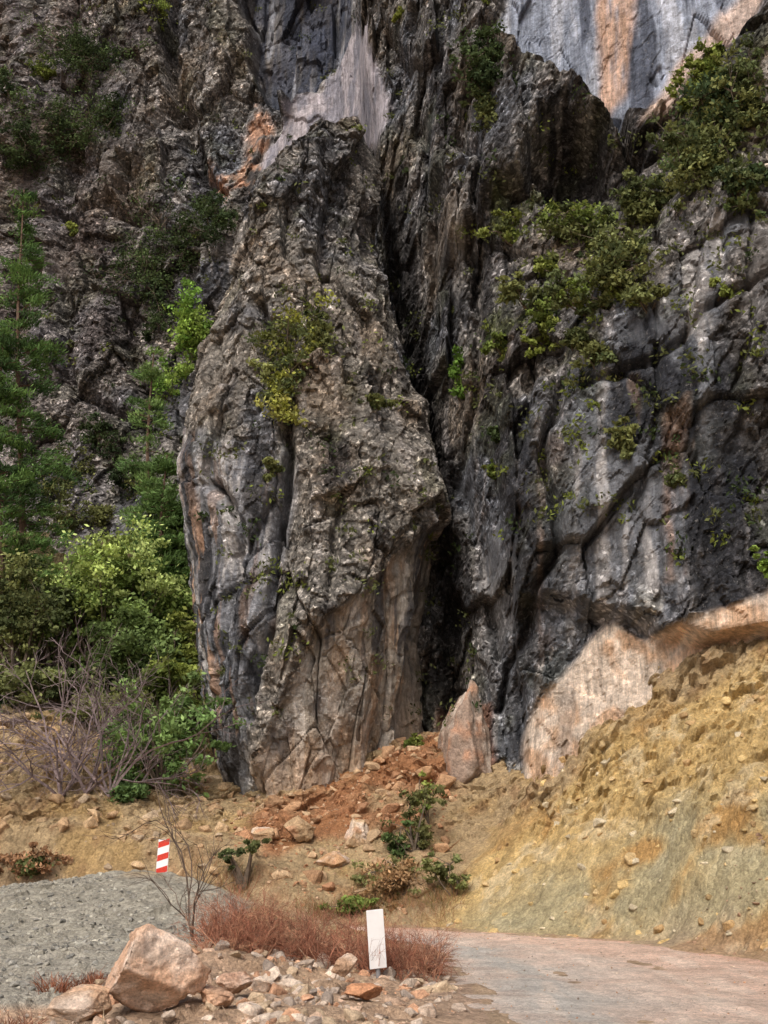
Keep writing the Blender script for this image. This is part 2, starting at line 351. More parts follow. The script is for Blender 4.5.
ct=[W(*c) for c in ctrl]+[(-6,5,.1),(0,5,.05),(-16,5,.2),(-16,12,.3),(3,5,0),(4,15,0),(6.6,5,0),(9,5,1.2),(12,5,4),(8.8,12,1.4),(11,12,4),(3,19,0)]
ct=np.array(ct); A=ct[:,:2]
def tp(r2): return .5*r2*np.log(r2+1e-9)
n=len(ct); M=tp(((A[:,None]-A[None])**2).sum(-1))+np.eye(n)*.15
Pm=np.c_[np.ones(n),A]; MM=np.block([[M,Pm],[Pm.T,np.zeros((3,3))]]); wt=np.linalg.solve(MM,np.r_[ct[:,2],0,0,0])
Le=[(1.3,-80),(1.1,5),(1.0,11.4),(1.05,14),(.85,17.7),(.55,20.3),(-.4,21.8),(-3,23.4),(-10,24.3),(-70,26)]
Re=[(-70,29),(-10,27.2),(-3,26.2),(.6,24.7),(2.2,23.4),(3.4,22.1),(4.6,20.5),(5.65,17.6),(6.3,12),(6.5,5),(6.8,-80)]
roadpoly=Le+Re
def gfull(x,y):
    x=np.asarray(x,float);y=np.asarray(y,float)
    cx=np.clip(x,-17,12);cy=np.clip(y,5,46); z=np.zeros(len(x))
    for i in range(0,len(x),40000):
        s=slice(i,i+40000); r2=(cx[s,None]-A[None,:,0])**2+(cy[s,None]-A[None,:,1])**2
        z[s]=tp(r2)@wt[:n]+wt[n]+wt[n+1]*cx[s]+wt[n+2]*cy[s]
    P=np.stack([x,y,np.zeros_like(x)],1)
    sd=sdpoly(x,y,roadpoly)
    steep=ss(.8,2.5,z)
    P3=np.stack([x,y,z],1)
    rough=steep*(.3+.7*ss(1.6,3.6,z+1.2*fbm(P3/1.5,3,447)))
    Wq=P3+fbm(P3/.6,3,403)[:,None]*.30
    b,e=blocks(Wq/np.array([1.6,1.6,.9]),401,.7); b2,e2=blocks(Wq/np.array([.6,.6,.4]),411,.8); b3,e3=blocks(P3/np.array([.22,.2,.16]),413,1.0)
    gul=np.abs(fbm(P3/np.array([.9,3.5,3.5]),4,449))
    dsp=steep*(.26*fbm(P3/2.2,5,441,.55)+.10*fbm(P3/.45,4,443,.6)-.28*(.35-np.minimum(gul,.35)))+rough*(b*.26+b2*.15+b3*.07)
    z=z+.10*fbm(P/1.6,4,421)+.04*fbm(P/.3,3,431)+(1-steep)*b2*.06
    w=1-ss(-.1,1.1,sd+.25*fbm(P/.8,3,451))
    rz=-.06*ss(.0,.5,-sd)+.02+.05*fbm(P/.35,3,461)*ss(-.7,.1,sd)
    dsp=dsp*(1-w)
    z=z*(1-w)+rz*w+dsp*.5
    rt=(x>-.5)*1.0
    return x-.35*dsp*rt, y-dsp*.75, z, sd
def gz(x,y):
    a,b,c,d=gfull(x,y); return c,d,None
gx=np.concatenate([-np.geomspace(160,14,40),np.arange(-13.9,9.5,.055),np.geomspace(9.6,160,50)])
gy=np.concatenate([-np.geomspace(120,1,25),np.arange(0,8,.12),np.arange(8,32,.045),np.arange(32,50,.12),np.geomspace(50.2,160,25)])
GX,GY=np.meshgrid(gx,gy); GX=GX.ravel();GY=GY.ravel()
gvx,gvy,GZ,sd=gfull(GX,GY)
PG=np.stack([GX,GY,GZ],1); PV=np.stack([gvx,gvy,GZ],1); px,py=proj(gvx,np.maximum(gvy,.5),GZ); qx=px+fbm(PG/1.5,3,501)*12; qy=py+fbm(PG/1.5+9,3,505)*8
cg_=np.tile(lin(208,182,142,K),(len(GX),1))
n1=fbm(PG/1.2,5,511); n2=fbm(PG/.5,4,521)
cg_=mixc(cg_,lin(212,180,128,K),ss(0,.6,n1)); cg_=mixc(cg_,lin(176,138,102,K),ss(.1,.7,n2)*.6)
g=pm(qx,qy,[(-400,880),(100,868),(200,874),(250,905),(215,940),(120,968),(60,1000),(-400,1020)],6)*(GY<25)
fg=((GY<17.5)&(sd>0)&(GX<2))*ss(930,960,qy); cg_=mixc(cg_,lin(216,184,158,K),fg*.8)
cg_=mixc(cg_,lin(198,194,180,K),g*.9)
emb=pm(qx,qy,[(430,930),(470,860),(560,790),(600,735),(900,600),(1200,600),(1200,1100),(640,950)],12)
KE=.8
cg_=mixc(cg_,lin(226,194,132,KE),emb*.85); cg_=mixc(cg_,lin(190,142,86,KE),emb*ss(.05,.5,n1)*.6); cg_=mixc(cg_,lin(240,222,184,KE),emb*ss(.15,.6,-n2)*.55)
el=pm(qx,qy,[(440,925),(520,890),(600,850),(680,800),(1200,760),(1200,1100),(640,950)],25); cg_=mixc(cg_,lin(190,184,152,KE),el*.75*ss(-.4,.3,-n1+.1))
oc=pm(qx,qy,[(240,832),(270,800),(350,775),(405,740),(425,660),(458,660),(468,790),(410,825),(330,840),(270,860)],8)*(GY>26); cg_=mixc(cg_,lin(188,130,92,K),oc*.85*ss(-.6,.3,n1+.1))
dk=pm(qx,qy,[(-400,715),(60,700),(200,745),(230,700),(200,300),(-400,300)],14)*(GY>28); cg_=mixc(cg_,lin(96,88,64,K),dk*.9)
nr=ss(.9,.0,sd)*(GY<30); cg_=mixc(cg_,lin(206,178,156,K),nr*.6)
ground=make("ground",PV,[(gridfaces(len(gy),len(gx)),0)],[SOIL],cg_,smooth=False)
# road
Ls=np.array([Le[0],(1.1,5),(1.0,11.4),(1.0,14.5),(.85,17.7),(.55,20.0),(-.3,21.8),(-1.5,22.6),(-3,23.4),(-10,24.3),(-70,26)])
Rs=np.array([(6.8,-80),(6.5,5),(6.3,12),(6.0,15),(5.65,17.6),(4.6,20.5),(3.4,22.1),(2.2,23.4),(-1,25.3),(-10,27.2),(-70,29)])
def dens(c):
    o=[]
    for i in range(len(c)-1):
        k=60 if i not in(0,9) else 12
        o+= [c[i]+(c[i+1]-c[i])*t for t in np.linspace(0,1,k,endpoint=False)]
    o.append(c[-1]); return np.array(o)
Ld=dens(Ls);Rd=dens(Rs); uu=np.linspace(-.04,1.04,110)
RP=Ld[:,None]*(1-uu)[None,:,None]+Rd[:,None]*uu[None,:,None]; rx=RP[...,0].ravel(); ry=RP[...,1].ravel(); U=np.tile(uu,len(Ld))
Pr=np.stack([rx,ry,np.zeros_like(rx)],1)
rz=.004+.018*fbm(Pr/1.3,3,601)+.008*fbm(Pr/.2,3,605)-.03*np.exp(-((U-.3)/.06)**2)-.03*np.exp(-((U-.62)/.06)**2)
Pr[:,2]=rz
KD=.98
cr_=np.tile(lin(214,196,182,KD),(len(rx),1)); nn_=fbm(Pr/1.1,4,611)
cr_=mixc(cr_,lin(224,192,172,KD),ss(.3,.7,U+.15*nn_)*.8); cr_=mixc(cr_,lin(188,186,180,KD),np.exp(-((U-.20+.08*nn_)/.12)**2)*.8)
cr_=mixc(cr_,lin(236,218,202,KD),ss(.1,.6,fbm(Pr/np.array([.25,1.6,1]),4,621))*.5); cr_=mixc(cr_,lin(184,154,136,KD),ss(.1,.6,fbm(Pr/.5,4,625))*.3); cr_=mixc(cr_,lin(206,156,128,KD),ss(.88,1.0,U+.03*nn_)*.6)
road=make("dirt_road",Pr,[(gridfaces(len(Ld),len(uu)),0)],[soilmat("road_dirt",2.4,.04,.74,1.25)],cr_)
# ================= ROCKS
import bmesh
def hullrock(seed,n=16,flat=.7):
    r=np.random.default_rng(seed); p=r.normal(size=(n,3)); p/=np.linalg.norm(p,axis=1)[:,None]; p*=r.uniform(.75,1.05,(n,1)); p*=np.array([1,r.uniform(.6,1),flat*r.uniform(.7,1.1)])
    bm=bmesh.new(); 
    for q in p: bm.verts.new(q)
    bmesh.ops.convex_hull(bm,input=bm.verts); bmesh.ops.delete(bm,geom=[v for v in bm.verts if not v.link_faces],context='VERTS')
    bmesh.ops.bevel(bm,geom=bm.edges[:],offset=.06,segments=1,affect='EDGES'); bmesh.ops.triangulate(bm,faces=bm.faces[:])
    bm.verts.index_update(); v=np.array([x.co[:] for x in bm.verts]); f=np.array([[y.index for y in x.verts] for x in bm.faces]); bm.free(); return v,f
RV=[hullrock(900+i,9+i%6) for i in range(16)]
def bigrock(seed,sub=5,planes=14,scale=(1,1,.8)):
    r=np.random.default_rng(seed); bm=bmesh.new(); bmesh.ops.create_icosphere(bm,subdivisions=sub,radius=1); bm.verts.index_update()
    v=np.array([x.co[:] for x in bm.verts]); f=np.array([[y.index for y in x.verts] for x in bm.faces]); bm.free()
    for k in range(planes):
        nrm=r.normal(size=3); nrm/=np.linalg.norm(nrm); d=r.uniform(.5,.8); h=v@nrm; m=h>d; v[m]-=((h[m]-d)*.97)[:,None]*nrm
    v+=v*(.05*fbm(v*2+seed,4,seed)[:,None]); b,e=blocks(v*2.2+seed,seed,.8); v+=v*(b*.12)[:,None]; b,e=blocks(v*8+seed,seed+5,.8); v+=v*(b*.04)[:,None]
    return v*np.array(scale),f
def rotm(n,r,full=True):
    q=r.normal(size=(n,4)); q/=np.linalg.norm(q,axis=1)[:,None]; w,x,y,z=q.T
    return np.stack([1-2*(y*y+z*z),2*(x*y-z*w),2*(x*z+y*w),2*(x*y+z*w),1-2*(x*x+z*z),2*(y*z-x*w),2*(x*z-y*w),2*(y*z+x*w),1-2*(x*x+y*y)],1).reshape(-1,3,3)
def scatter(name,pts,sizes,cols,seed,sink=.25):
    r=np.random.default_rng(seed); N=len(pts); R=rotm(N,r); idx=r.integers(0,len(RV),N); VV=[];FF=[];CC=[];o=0
    for k,(v,f) in enumerate(RV):
        ii=np.where(idx==k)[0]
        if len(ii)==0: continue
        vv=np.einsum('nij,vj->nvi',R[ii],v); vv[...,2]*=.8; vv*=sizes[ii,None,None]; vv+=pts[ii][:,None]; vv[...,2]+=(sizes[ii]*(.5-sink))[:,None]
        VV.append(vv.reshape(-1,3)); FF.append((f[None]+(o+np.arange(len(ii))*len(v))[:,None,None]).reshape(-1,3)); CC.append(np.repeat(cols[ii],len(v),axis=0)); o+=len(ii)*len(v)
    return make(name,np.vstack(VV),[(np.vstack(FF),0)],[STONE],np.vstack(CC),smooth=False)
KP=.82
pal=np.array([lin(222,190,164,KP),lin(236,216,196,KP),lin(224,176,142,KP),lin(200,180,162,KP),lin(228,202,170,KP),lin(184,168,154,KP)])
def placed(n,xr,yr,smin,smax,seed,cond=None,pw=3,pal_=pal):
    r=np.random.default_rng(seed); x=r.uniform(*xr,n);y=r.uniform(*yr,n); X_,Y_,z,sd=gfull(x,y); m=sd>.12
    p,q=proj(X_,Y_,z)
    if cond is not None: m&=cond(x,y,z,p,q,r)
    s=smin+(smax-smin)*r.uniform(0,1,n)**pw; c=pal_[r.integers(0,len(pal_),n)]*r.uniform(.75,1.15,(n,1))
    return np.stack([X_,Y_,z],1)[m],s[m],c[m]
def comb(*a): return [np.concatenate(k) for k in zip(*a)]
pg=np.array([lin(206,202,188,K),lin(186,182,172,K),lin(216,210,194,K),lin(160,158,150,K)])
def nearq(t):
    return lambda x,y,z,p,q,r: r.uniform(0,1,len(x))<t(x,y,p,q)
notg=lambda p,q: 1-pm(p,q,[(-400,880),(100,868),(215,940),(120,968),(60,1000),(-400,1020)],6)
s1=comb(placed(8000,(-6,1.4),(8,17),.012,.11,1,nearq(lambda x,y,p,q:ss(.2,-.4,x-.9)*.9*ss(-.6,.2,fbm(np.stack([x,y,x*0],1)/1.1,2,71))*notg(p,q)),5),
        placed(600,(-4.5,.9),(8.5,15),.06,.22,2,nearq(lambda x,y,p,q:(p>95)*notg(p,q)*ss(-.5,.1,fbm(np.stack([x,y,x*0],1)/.9,2,72))),1.8))
scatter("rubble",*s1,5,.5)
s2=placed(15000,(-13,-.5),(10,23.5),.015,.085,3,nearq(lambda x,y,p,q:(1-notg(p,q))*1.0),4,pg); scatter("gravel",*s2,6,.45)
cone=[(215,850),(250,800),(350,770),(405,735),(430,690),(455,690),(455,800),(430,860),(400,915),(300,900)]
s3=comb(placed(420,(-5.5,2.5),(25.5,33),.08,.50,4,nearq(lambda x,y,p,q:pm(p,q,cone,12)),2.4,np.array([lin(222,188,150,K),lin(210,168,130,K),lin(226,194,156,K),lin(200,152,116,K)])),
        placed(2600,(-5.5,2.5),(25.5,34),.03,.12,14,nearq(lambda x,y,p,q:pm(p,q,cone,12)),2.5,np.array([lin(210,158,120,K),lin(204,152,114,K),lin(222,188,154,K)])),
        placed(2200,(0,9.5),(16,30),.02,.26,8,nearq(lambda x,y,p,q:pm(p,q,[(440,930),(560,760),(768,650),(800,960),(640,945)],6)*.8),5,np.array([lin(228,198,140,KE),lin(216,188,140,KE),lin(206,172,124,KE),lin(228,212,180,KE)])),
        placed(1000,(5,7.8),(8,20),.015,.12,18,None,4,np.array([lin(206,170,140,K),lin(200,180,150,K)])),
        placed(1300,(-13,-4),(25,33),.04,.4,9,nearq(lambda x,y,p,q:(q>715)*.6),4,np.array([lin(222,190,150,K),lin(206,172,134,K),lin(214,190,160,K)])))
scatter("rock_debris",*s3,7,.6)
r=np.random.default_rng(5); nn=2600; bx=r.uniform(.9,6.2,nn); by=r.uniform(8,24,nn); sdr=sdpoly(bx,by,roadpoly); mm=(sdr<0)&(r.uniform(size=nn)<.2+.8*np.exp(sdr/.35)); bx=bx[mm];by=by[mm]
scatter("road_pebbles",np.stack([bx,by,bx*0+.004],1),r.uniform(.006,.026,len(bx)),pal[r.integers(0,6,len(bx))],8,.35)
def boulder(name,px,py,Y,r,scale,seed,col,rot=0):
    x,y,z=W(px,py,Y); v,f=bigrock(seed,5,16,scale); c,s=math.cos(rot),math.sin(rot); v=v@np.array([[c,s,0],[-s,c,0],[0,0,1]]); v*=r
    v+=np.array([x,y,z]); cc=mixc(np.tile(col,(len(v),1)),lin(210,156,122,KP),ss(.1,.7,fbm(v*3,4,seed))*.6); cc=mixc(cc,lin(240,226,212,KP),ss(.1,.6,fbm(v*2+7,4,seed+1))*.6)
    return make(name,v,[(f,0)],[STONE],cc)
boulder("boulder",150,970,9.7,.52,(1,.85,.78),31,lin(230,190,160,KP),.3)
boulder("boulder",85,1006,9.4,.30,(1.1,.8,.6),32,lin(220,184,152,KP),.9)
boulder("boulder",215,1000,9.8,.2,(1,.8,.6),41,lin(220,180,150,KP),2.2)
boulder("boulder",235,980,10.6,.19,(1.2,.8,.6),42,lin(220,174,142,KP),1.2)
boulder("boulder",360,992,11.6,.18,(1.3,.8,.45),43,lin(212,156,118,KP),.1)
boulder("boulder",345,965,13.4,.17,(1,.8,.8),33,lin(206,170,140,KP),.2)
boulder("boulder",300,995,11.4,.15,(1,.9,.6),44,lin(228,198,172,KP),.7)
boulder("boulder",358,838,28.6,.50,(.8,.8,1.0),34,lin(222,190,152,K),.2)
boulder("boulder",335,862,28,.6,(1.1,.8,.6),35,lin(210,168,128,K),.5)
boulder("boulder",300,829,28.6,.5,(1.1,.8,.7),36,lin(212,180,142,K),1.5)
boulder("boulder",262,836,28.4,.45,(1.1,.8,.7),38,lin(206,174,138,K),2.5)
boulder("boulder",385,866,27.6,.4,(1.1,.8,.6),39,lin(206,174,138,K),2.9)
boulder("rock_slab",463,760,31.3,1.9,(.42,.6,1.1),37,lin(178,156,140,K),1.1)
# ================= VEGETATION
class MB:
    def __init__(s): s.V=[];s.Q=[];s.C=[];s.n=0
    def add(s,v,q,c,m): s.V.append(v); s.Q.append((q+s.n,m)); s.C.append(c); s.n+=len(v)
    def tube(s,pts,rad,col,k=5):
        pts=np.asarray(pts,float); n=len(pts); d=np.gradient(pts,axis=0); d/=np.linalg.norm(d,axis=1)[:,None]+1e-9
        a=np.cross(d,[.31,.17,.93]); a/=np.linalg.norm(a,axis=1)[:,None]+1e-9; b=np.cross(d,a)
        th=np.arange(k)/k*2*math.pi; rad=np.asarray(rad)
        v=pts[:,None]+rad[:,None,None]*(np.cos(th)[None,:,None]*a[:,None]+np.sin(th)[None,:,None]*b[:,None])
        s.add(v.reshape(-1,3),gridfaces(n,k,True),np.tile(col,(n*k,1)),1)
    def leaves(s,P,size,cols,el=1.7,axis=None,r=rng):
        N=len(P); a=r.normal(size=(N,3)); 
        if axis is not None: a=a*.35+axis
        a/=np.linalg.norm(a,axis=1)[:,None]; b=np.cross(a,r.normal(size=(N,3))); b/=np.linalg.norm(b,axis=1)[:,None]+1e-9
        sz=(size*r.uniform(.6,1.3,N))[:,None]; a=a*sz*el*.5; b=b*sz*.5
        v=np.stack([P-a,P+b,P+a,P-b],1).reshape(-1,3); q=np.arange(N*4).reshape(-1,4)
        s.add(v,q,np.repeat(cols,4,axis=0),0)
    def out(s,name):
        return make(name,np.vstack(s.V),s.Q,[LEAF,BARK],np.vstack(s.C),smooth=False)
LK=1.02
def shrub(name,base,cen,R,ncl,nl,size,cols,seed,bark=(122,108,94),spread=.30,el=1.7,trunk=.05):
    r=np.random.default_rng(seed); mb=MB(); base=np.array(base);cen=np.array(cen);R=np.array(R,float)
    bc=lin(*bark,.6); cols=[lin(*c,LK) for c in cols]
    nlobe=max(4,ncl//7); lob=r.normal(size=(nlobe,3)); lob/=np.linalg.norm(lob,axis=1)[:,None]; lob*=r.uniform(.2,1.0,(nlobe,1))
    lsz=r.uniform(.2,.5,nlobe); lcol=[cols[r.integers(0,len(cols))]*r.uniform(.65,1.3) for _ in range(nlobe)]
    for j in range(nlobe):
        c=cen+lob[j]*R; mid=(base+c)/2+r.normal(size=3)*R*.15
        t=np.linspace(0,1,6)[:,None]; mb.tube((1-t)**2*base+2*t*(1-t)*mid+t*t*c,np.linspace(trunk,.012,6),bc,5)
    for i in range(ncl):
        j=r.integers(0,nlobe); lc=cen+lob[j]*R; c=lc+r.normal(size=3)*R*lsz[j]*.75
        mid=(lc+c)/2+r.normal(size=3)*R*.05
        t=np.linspace(0,1,4)[:,None]; pts=(1-t)**2*lc+2*t*(1-t)*mid+t*t*c
        mb.tube(pts,np.linspace(.012,.004,4),bc,3)
        k=int(nl*r.uniform(.4,1.5)); cr=R.mean()*spread*r.uniform(.5,1.4)
        g=r.normal(size=(k,3))*np.array([1,1,.6])*cr*.6
        P=c+g
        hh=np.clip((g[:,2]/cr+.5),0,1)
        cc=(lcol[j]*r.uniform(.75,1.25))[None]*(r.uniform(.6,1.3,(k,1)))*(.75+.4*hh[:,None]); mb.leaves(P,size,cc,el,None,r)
    return mb.out(name)
bpy.context.view_layer.update(); dg=bpy.context.evaluated_depsgraph_get()
def hit(px,py):
    a,dy,dz=ray(px,py); ok,loc,nr,_,ob,_=bpy.context.scene.ray_cast(dg,Vector((0,0,EH)),Vector((a,dy,dz)).normalized())
    return (np.array(loc) if ok else np.array(W(px,py,40))), (np.array(nr) if ok else np.array([0,-1,0]))
G1=[(132,144,76),(140,150,82),(114,130,70)]; BR=[(134,162,78),(114,148,72),(144,168,88)]; DK=[(76,90,60),(88,104,68),(66,80,56)]; OL=[(112,119,78),(126,131,84),(94,104,70)]; YG=[(150,154,78),(134,143,74),(160,160,94)]
def cliffshrub(px,py,rx,ry,pal_,seed,ncl=40,nl=42,size=.085,name="shrub",off=.4):
    p,nrm=hit(px,py+ry*.4); dist=p[1]*C+(p[2]-EH)*S; k=dist/F
    R=(rx*k*1.1,min(rx,ry)*k*.6,ry*k*1.15); c=p+np.array([0,-R[1]*off,ry*k*.45]); base=p+np.array([0,.2,-.1])
    return shrub(name,base,c,R,ncl,nl,size,pal_,seed,spread=.22,trunk=.035)
L=[ (85,60,42,28,DK,70),(55,130,50,36,DK,90),(105,115,25,28,DK,38),(20,140,25,25,DK,38),(160,12,18,15,G1,16),(15,95,22,22,DK,22),
 (165,265,45,48,DK,110),(210,225,28,30,DK,44),(195,335,25,46,BR,46),(172,390,22,28,BR,34),(160,320,20,26,DK,26),
 (487,75,24,34,DK,66),(488,110,20,22,OL,24),(722,140,44,50,DK+OL,96),(755,95,24,50,OL,60),(700,165,32,35,OL,54),(655,210,34,24,OL,46),(740,190,28,22,DK+OL,34),(700,95,26,24,G1+OL,30),
 (515,235,30,16,OL+G1,32),(580,225,42,28,G1+OL,48),(625,270,44,38,OL,70),(590,300,32,25,OL+G1,36),(545,330,24,24,G1,28),(600,365,26,24,OL,30),(555,262,24,16,G1,18),(530,300,22,18,OL,16),(505,345,14,18,G1,12),(650,300,22,18,OL,16),(575,340,22,16,OL,14),
 (460,385,10,26,BR,16),(498,430,14,12,DK,10),(288,350,38,44,YG+OL,44),(280,400,30,36,YG+OL,28),(315,330,20,28,OL,16),(375,400,28,9,OL,14),(625,440,14,22,OL,14),(495,470,10,10,G1,8),(720,290,12,8,G1,8),(765,570,8,14,BR,8),(675,485,12,12,OL,8),
 (40,75,20,14,G1,14),(710,75,20,20,G1,16),(440,510,10,10,OL,6),(70,230,14,10,G1,8),(415,742,10,8,G1,8),(270,470,10,12,OL,8),(400,15,8,8,YG,4),
 (100,440,30,20,DK,26),(60,480,34,24,DK+OL,34),(130,485,24,24,DK+OL,28),(90,520,36,20,OL,30)]
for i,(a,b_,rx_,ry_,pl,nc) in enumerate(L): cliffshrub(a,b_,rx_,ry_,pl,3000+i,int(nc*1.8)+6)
mb=MB(); r=np.random.default_rng(77)
for i in range(900):
    a=r.uniform(0,768);b_=r.uniform(0,720)
    p,nrm=hit(a,b_)
    if nrm[2]<.05 and r.uniform()<.7: continue
    if b_>560 and a>480: continue
    if a>500 and b_<90: continue
    k=r.integers(12,50); base=[DK,OL,G1,OL][r.integers(0,4)][0]; c=lin(*base,LK*.8)[None]*r.uniform(.6,1.2,(k,1)); mb.leaves(p+r.normal(size=(k,3))*np.array([.16,.1,.12])*r.uniform(.5,1.5),.07,c,2.2,None,r)
mb.out("cliff_tufts")
def gzs(x,y): return float(gz([x],[y])[0][0])
def tree(name,px,pyc,rx,ry,Y,pal_,seed,ncl,nl=80,size=.095,el=1.7,trunk=.10,sp=.2):
    c=np.array(W(px,pyc,Y)); k=(c[1]*C+(c[2]-EH)*S)/F; R=(rx*k*1.1,rx*k*.8,ry*k*1.1); b=np.array([c[0]+.1,Y,gzs(c[0],Y)-.1])
    return shrub(name,b,c,R,ncl,nl,size,pal_,seed,trunk=trunk,spread=sp,el=el)
LG=[(156,172,100),(136,158,90),(164,180,112)]
tree("broadleaf_tree",118,585,62,52,36,LG,1,220)
tree("broadleaf_tree",60,620,50,50,35.5,[(125,146,84),(138,158,92)],2,130)
tree("broadleaf_tree",20,610,42,50,34.5,OL,3,110)
tree("broadleaf_tree",165,545,35,60,38,[(108,132,80),(126,150,88)],4,130)
tree("broadleaf_tree",145,650,50,40,34.5,[(98,116,72),(110,130,78)],5,130)
tree("shrub",50,680,60,26,34,OL,21,60,60); tree("shrub",10,700,40,22,33,DK+OL,22,40,60); tree("shrub",120,700,50,22,33,OL,23,50,60); tree("shrub",190,655,24,40,34.5,G1,24,50,70)
tree("shrub",160,745,48,52,30.5,[(132,160,96),(116,144,88),(146,172,110)],6,120,62,.08,2.3,.05,.17)
tree("shrub",130,790,36,28,30,[(116,142,88),(98,122,76)],7,50,60,.08,2.0,.05,.2)
tree("shrub",35,866,40,16,27.5,[(105,114,74),(125,132,84),(155,122,94)],8,60,60,.07)
tree("shrub",170,695,38,30,33,G1,9,70,80)
tree("shrub",240,848,20,9,27,OL,10,20,40,.07)
tree("shrub",410,826,28,32,28,[(112,136,82),(94,114,70),(120,122,80)],11,44,44,.065,2.2,.04,.17)
tree("shrub",350,905,28,10,26.3,G1,12,30,50,.06,2.0,.02)
tree("shrub",385,882,46,22,26.8,[(164,134,100),(140,116,86),(120,122,80)],13,66,40,.055,2.4,.02)
tree("shrub",450,872,24,14,26.5,OL,14,26,44,.055,2.4,.02)
tree("shrub",425,795,12,16,29,G1,15,14,40,.055,2.4,.02)
def pine(name,px,pybase,pytop,Y,spread,pal_,seed,dens=1.0,nl=1.0):
    r=np.random.default_rng(seed); mb=MB(); b=np.array(W(px,pybase,Y)); t=np.array(W(px,pytop,Y)); b[2]=min(b[2],gzs(b[0],Y)); bc=lin(120,98,84,K)
    tt=np.linspace(0,1,14)[:,None]; pts=b+(t-b)*tt; pts[:,0]+=.12*np.sin(tt[:,0]*7); mb.tube(pts,np.linspace(.15,.02,14),bc,7)
    cols=[lin(*c,LK) for c in pal_]; z0=.12
    for i in range(int(85*dens)):
        h=r.uniform(z0,1)**.9; p=b+(t-b)*h; az=r.uniform(0,2*math.pi); Ln=spread*(1.02-h)**.75*r.uniform(.55,1.15)+.25
        d=np.array([math.cos(az),math.sin(az),r.uniform(.1,.45)]); 
        s=np.linspace(0,1,7)[:,None]; bp=p+d*Ln*s; bp[:,2]-=(.28*Ln*s[:,0]**2); mb.tube(bp,np.linspace(.03,.006,7),bc,3)
        c0=cols[r.integers(0,len(cols))]*r.uniform(.7,1.3)
        for j in range(int((3+Ln*4)*nl)):
            q=r.uniform(.25,1); k=26; cp=p+d*Ln*q; cp[2]-=.28*Ln*q*q; cp=cp+r.normal(size=3)*np.array([.2,.2,.07])*(.4+Ln*.35)
            P=cp+r.normal(size=(k,3))*np.array([.13,.13,.06]); ax=(d+np.array([0,0,.5]))[None]+r.normal(size=(k,3))*.5
            mb.leaves(P,.045,c0[None]*r.uniform(.6,1.35,(k,1)),4.5,ax,r)
    return mb.out(name)
PN=[(86,112,66),(102,130,76),(70,92,58)]
pine("pine_tree",22,640,190,36,2.4,PN,1,1.0)
pine("pine_tree",2,640,330,35,2.2,PN,2,.8)
pine("pine_tree",152,600,350,38.5,1.5,[(114,140,86),(126,150,92),(94,120,74)],3,.9)
pine("pine_tree",165,640,455,37,1.4,[(102,128,78),(90,116,68)],4,.8)
def twigs(name,bases,H,nb,depth,cols,seed,spread=.5,rad=.02,lean=.6):
    r=np.random.default_rng(seed); mb=MB()
    def br(p,d,L,rr,k,c):
        pts=[p]; dd=d.copy()
        for s in range(4): dd=dd+r.normal(size=3)*.16; dd/=np.linalg.norm(dd); pts.append(pts[-1]+dd*L/4)
        mb.tube(pts,np.linspace(rr,rr*.5,5),c*r.uniform(.7,1.3),3)
        if k>0:
            for j in range(r.integers(2,5)):
                q=r.integers(1,5); nd=dd+r.normal(size=3)*spread; nd/=np.linalg.norm(nd); br(pts[q],nd,L*r.uniform(.5,.85),rr*.6,k-1,c)
    for b in bases:
        for i in range(nb):
            c=lin(*cols[r.integers(0,len(cols))],K)
            d=np.array([r.normal()*lean,r.normal()*lean,1.]); d/=np.linalg.norm(d); br(np.array(b,float),d,H*r.uniform(.35,.6),rad,depth,c)
    return mb.out(name)
def gp(px,py,Y): x,y,z=W(px,py,Y); return (x,Y,gzs(x,Y)-.03)
twigs("dead_bush",[gp(85,800,29.4),gp(60,805,29.2),gp(110,790,29.6)],4.2,6,4,[(140,124,124)],5,.55,.045)
twigs("dead_sapling",[gp(193,940,15)],2.1,2,3,[(120,104,92)],10,.4,.018,.22)
RB=[(186,126,100),(160,104,82),(200,150,120),(140,94,76)]
r=np.random.default_rng(12); tb=[]
for i in range(80):
    a=r.uniform(205,445); tb.append(gp(a,950,14.6+r.uniform(-.4,.9)))
twigs("dry_brush",tb,.74,5,3,RB,21,.6,.006,.6)
def drygrass(name,spots,seed,cols,H=.45,n=900):
    r=np.random.default_rng(seed); VV=[];CC=[]
    for (x,y,rad,h) in spots:
        bx=x+r.normal(size=n)*rad*.45; by=y+r.normal(size=n)*rad*.4; bz,_,_=gz(bx,by)
        B=np.stack([bx,by,bz-.02],1); d=np.stack([(bx-x)/rad*.6+r.normal(size=n)*.45,(by-y)/rad*.6+r.normal(size=n)*.45,np.full(n,1.)],1); d/=np.linalg.norm(d,axis=1)[:,None]
        Ln=(h*r.uniform(.3,1.1,n))[:,None]; side=np.cross(d,r.normal(size=(n,3))); side/=np.linalg.norm(side,axis=1)[:,None]; w=.004*r.uniform(.6,1.5,(n,1))
        M_=B+d*Ln*.5; T=M_+(d+side*.9*r.normal(size=(n,1)))*Ln*.45
        VV.append(np.stack([B-side*w,B+side*w,M_+side*w*.8,M_-side*w*.8, T+side*w*.3,T-side*w*.3],1).reshape(-1,3))
        c=np.array([lin(*k,K) for k in cols])[r.integers(0,len(cols),n)]*r.uniform(.6,1.35,(n,1)); CC.append(np.repeat(c,6,axis=0))
    Vv=np.vstack(VV); m=len(Vv)//6; i=np.arange(m)[:,None]*6
    Q=np.vstack([i+np.array([[0,1,2,3]]),i+np.array([[3,2,4,5]])]); return make(name,Vv,[(Q,0)],[LEAF],np.vstack(CC),smooth=False)
def gs(px,py,Y,rad,h): x,y,z=W(px,py,Y); return (x,Y,rad,h)
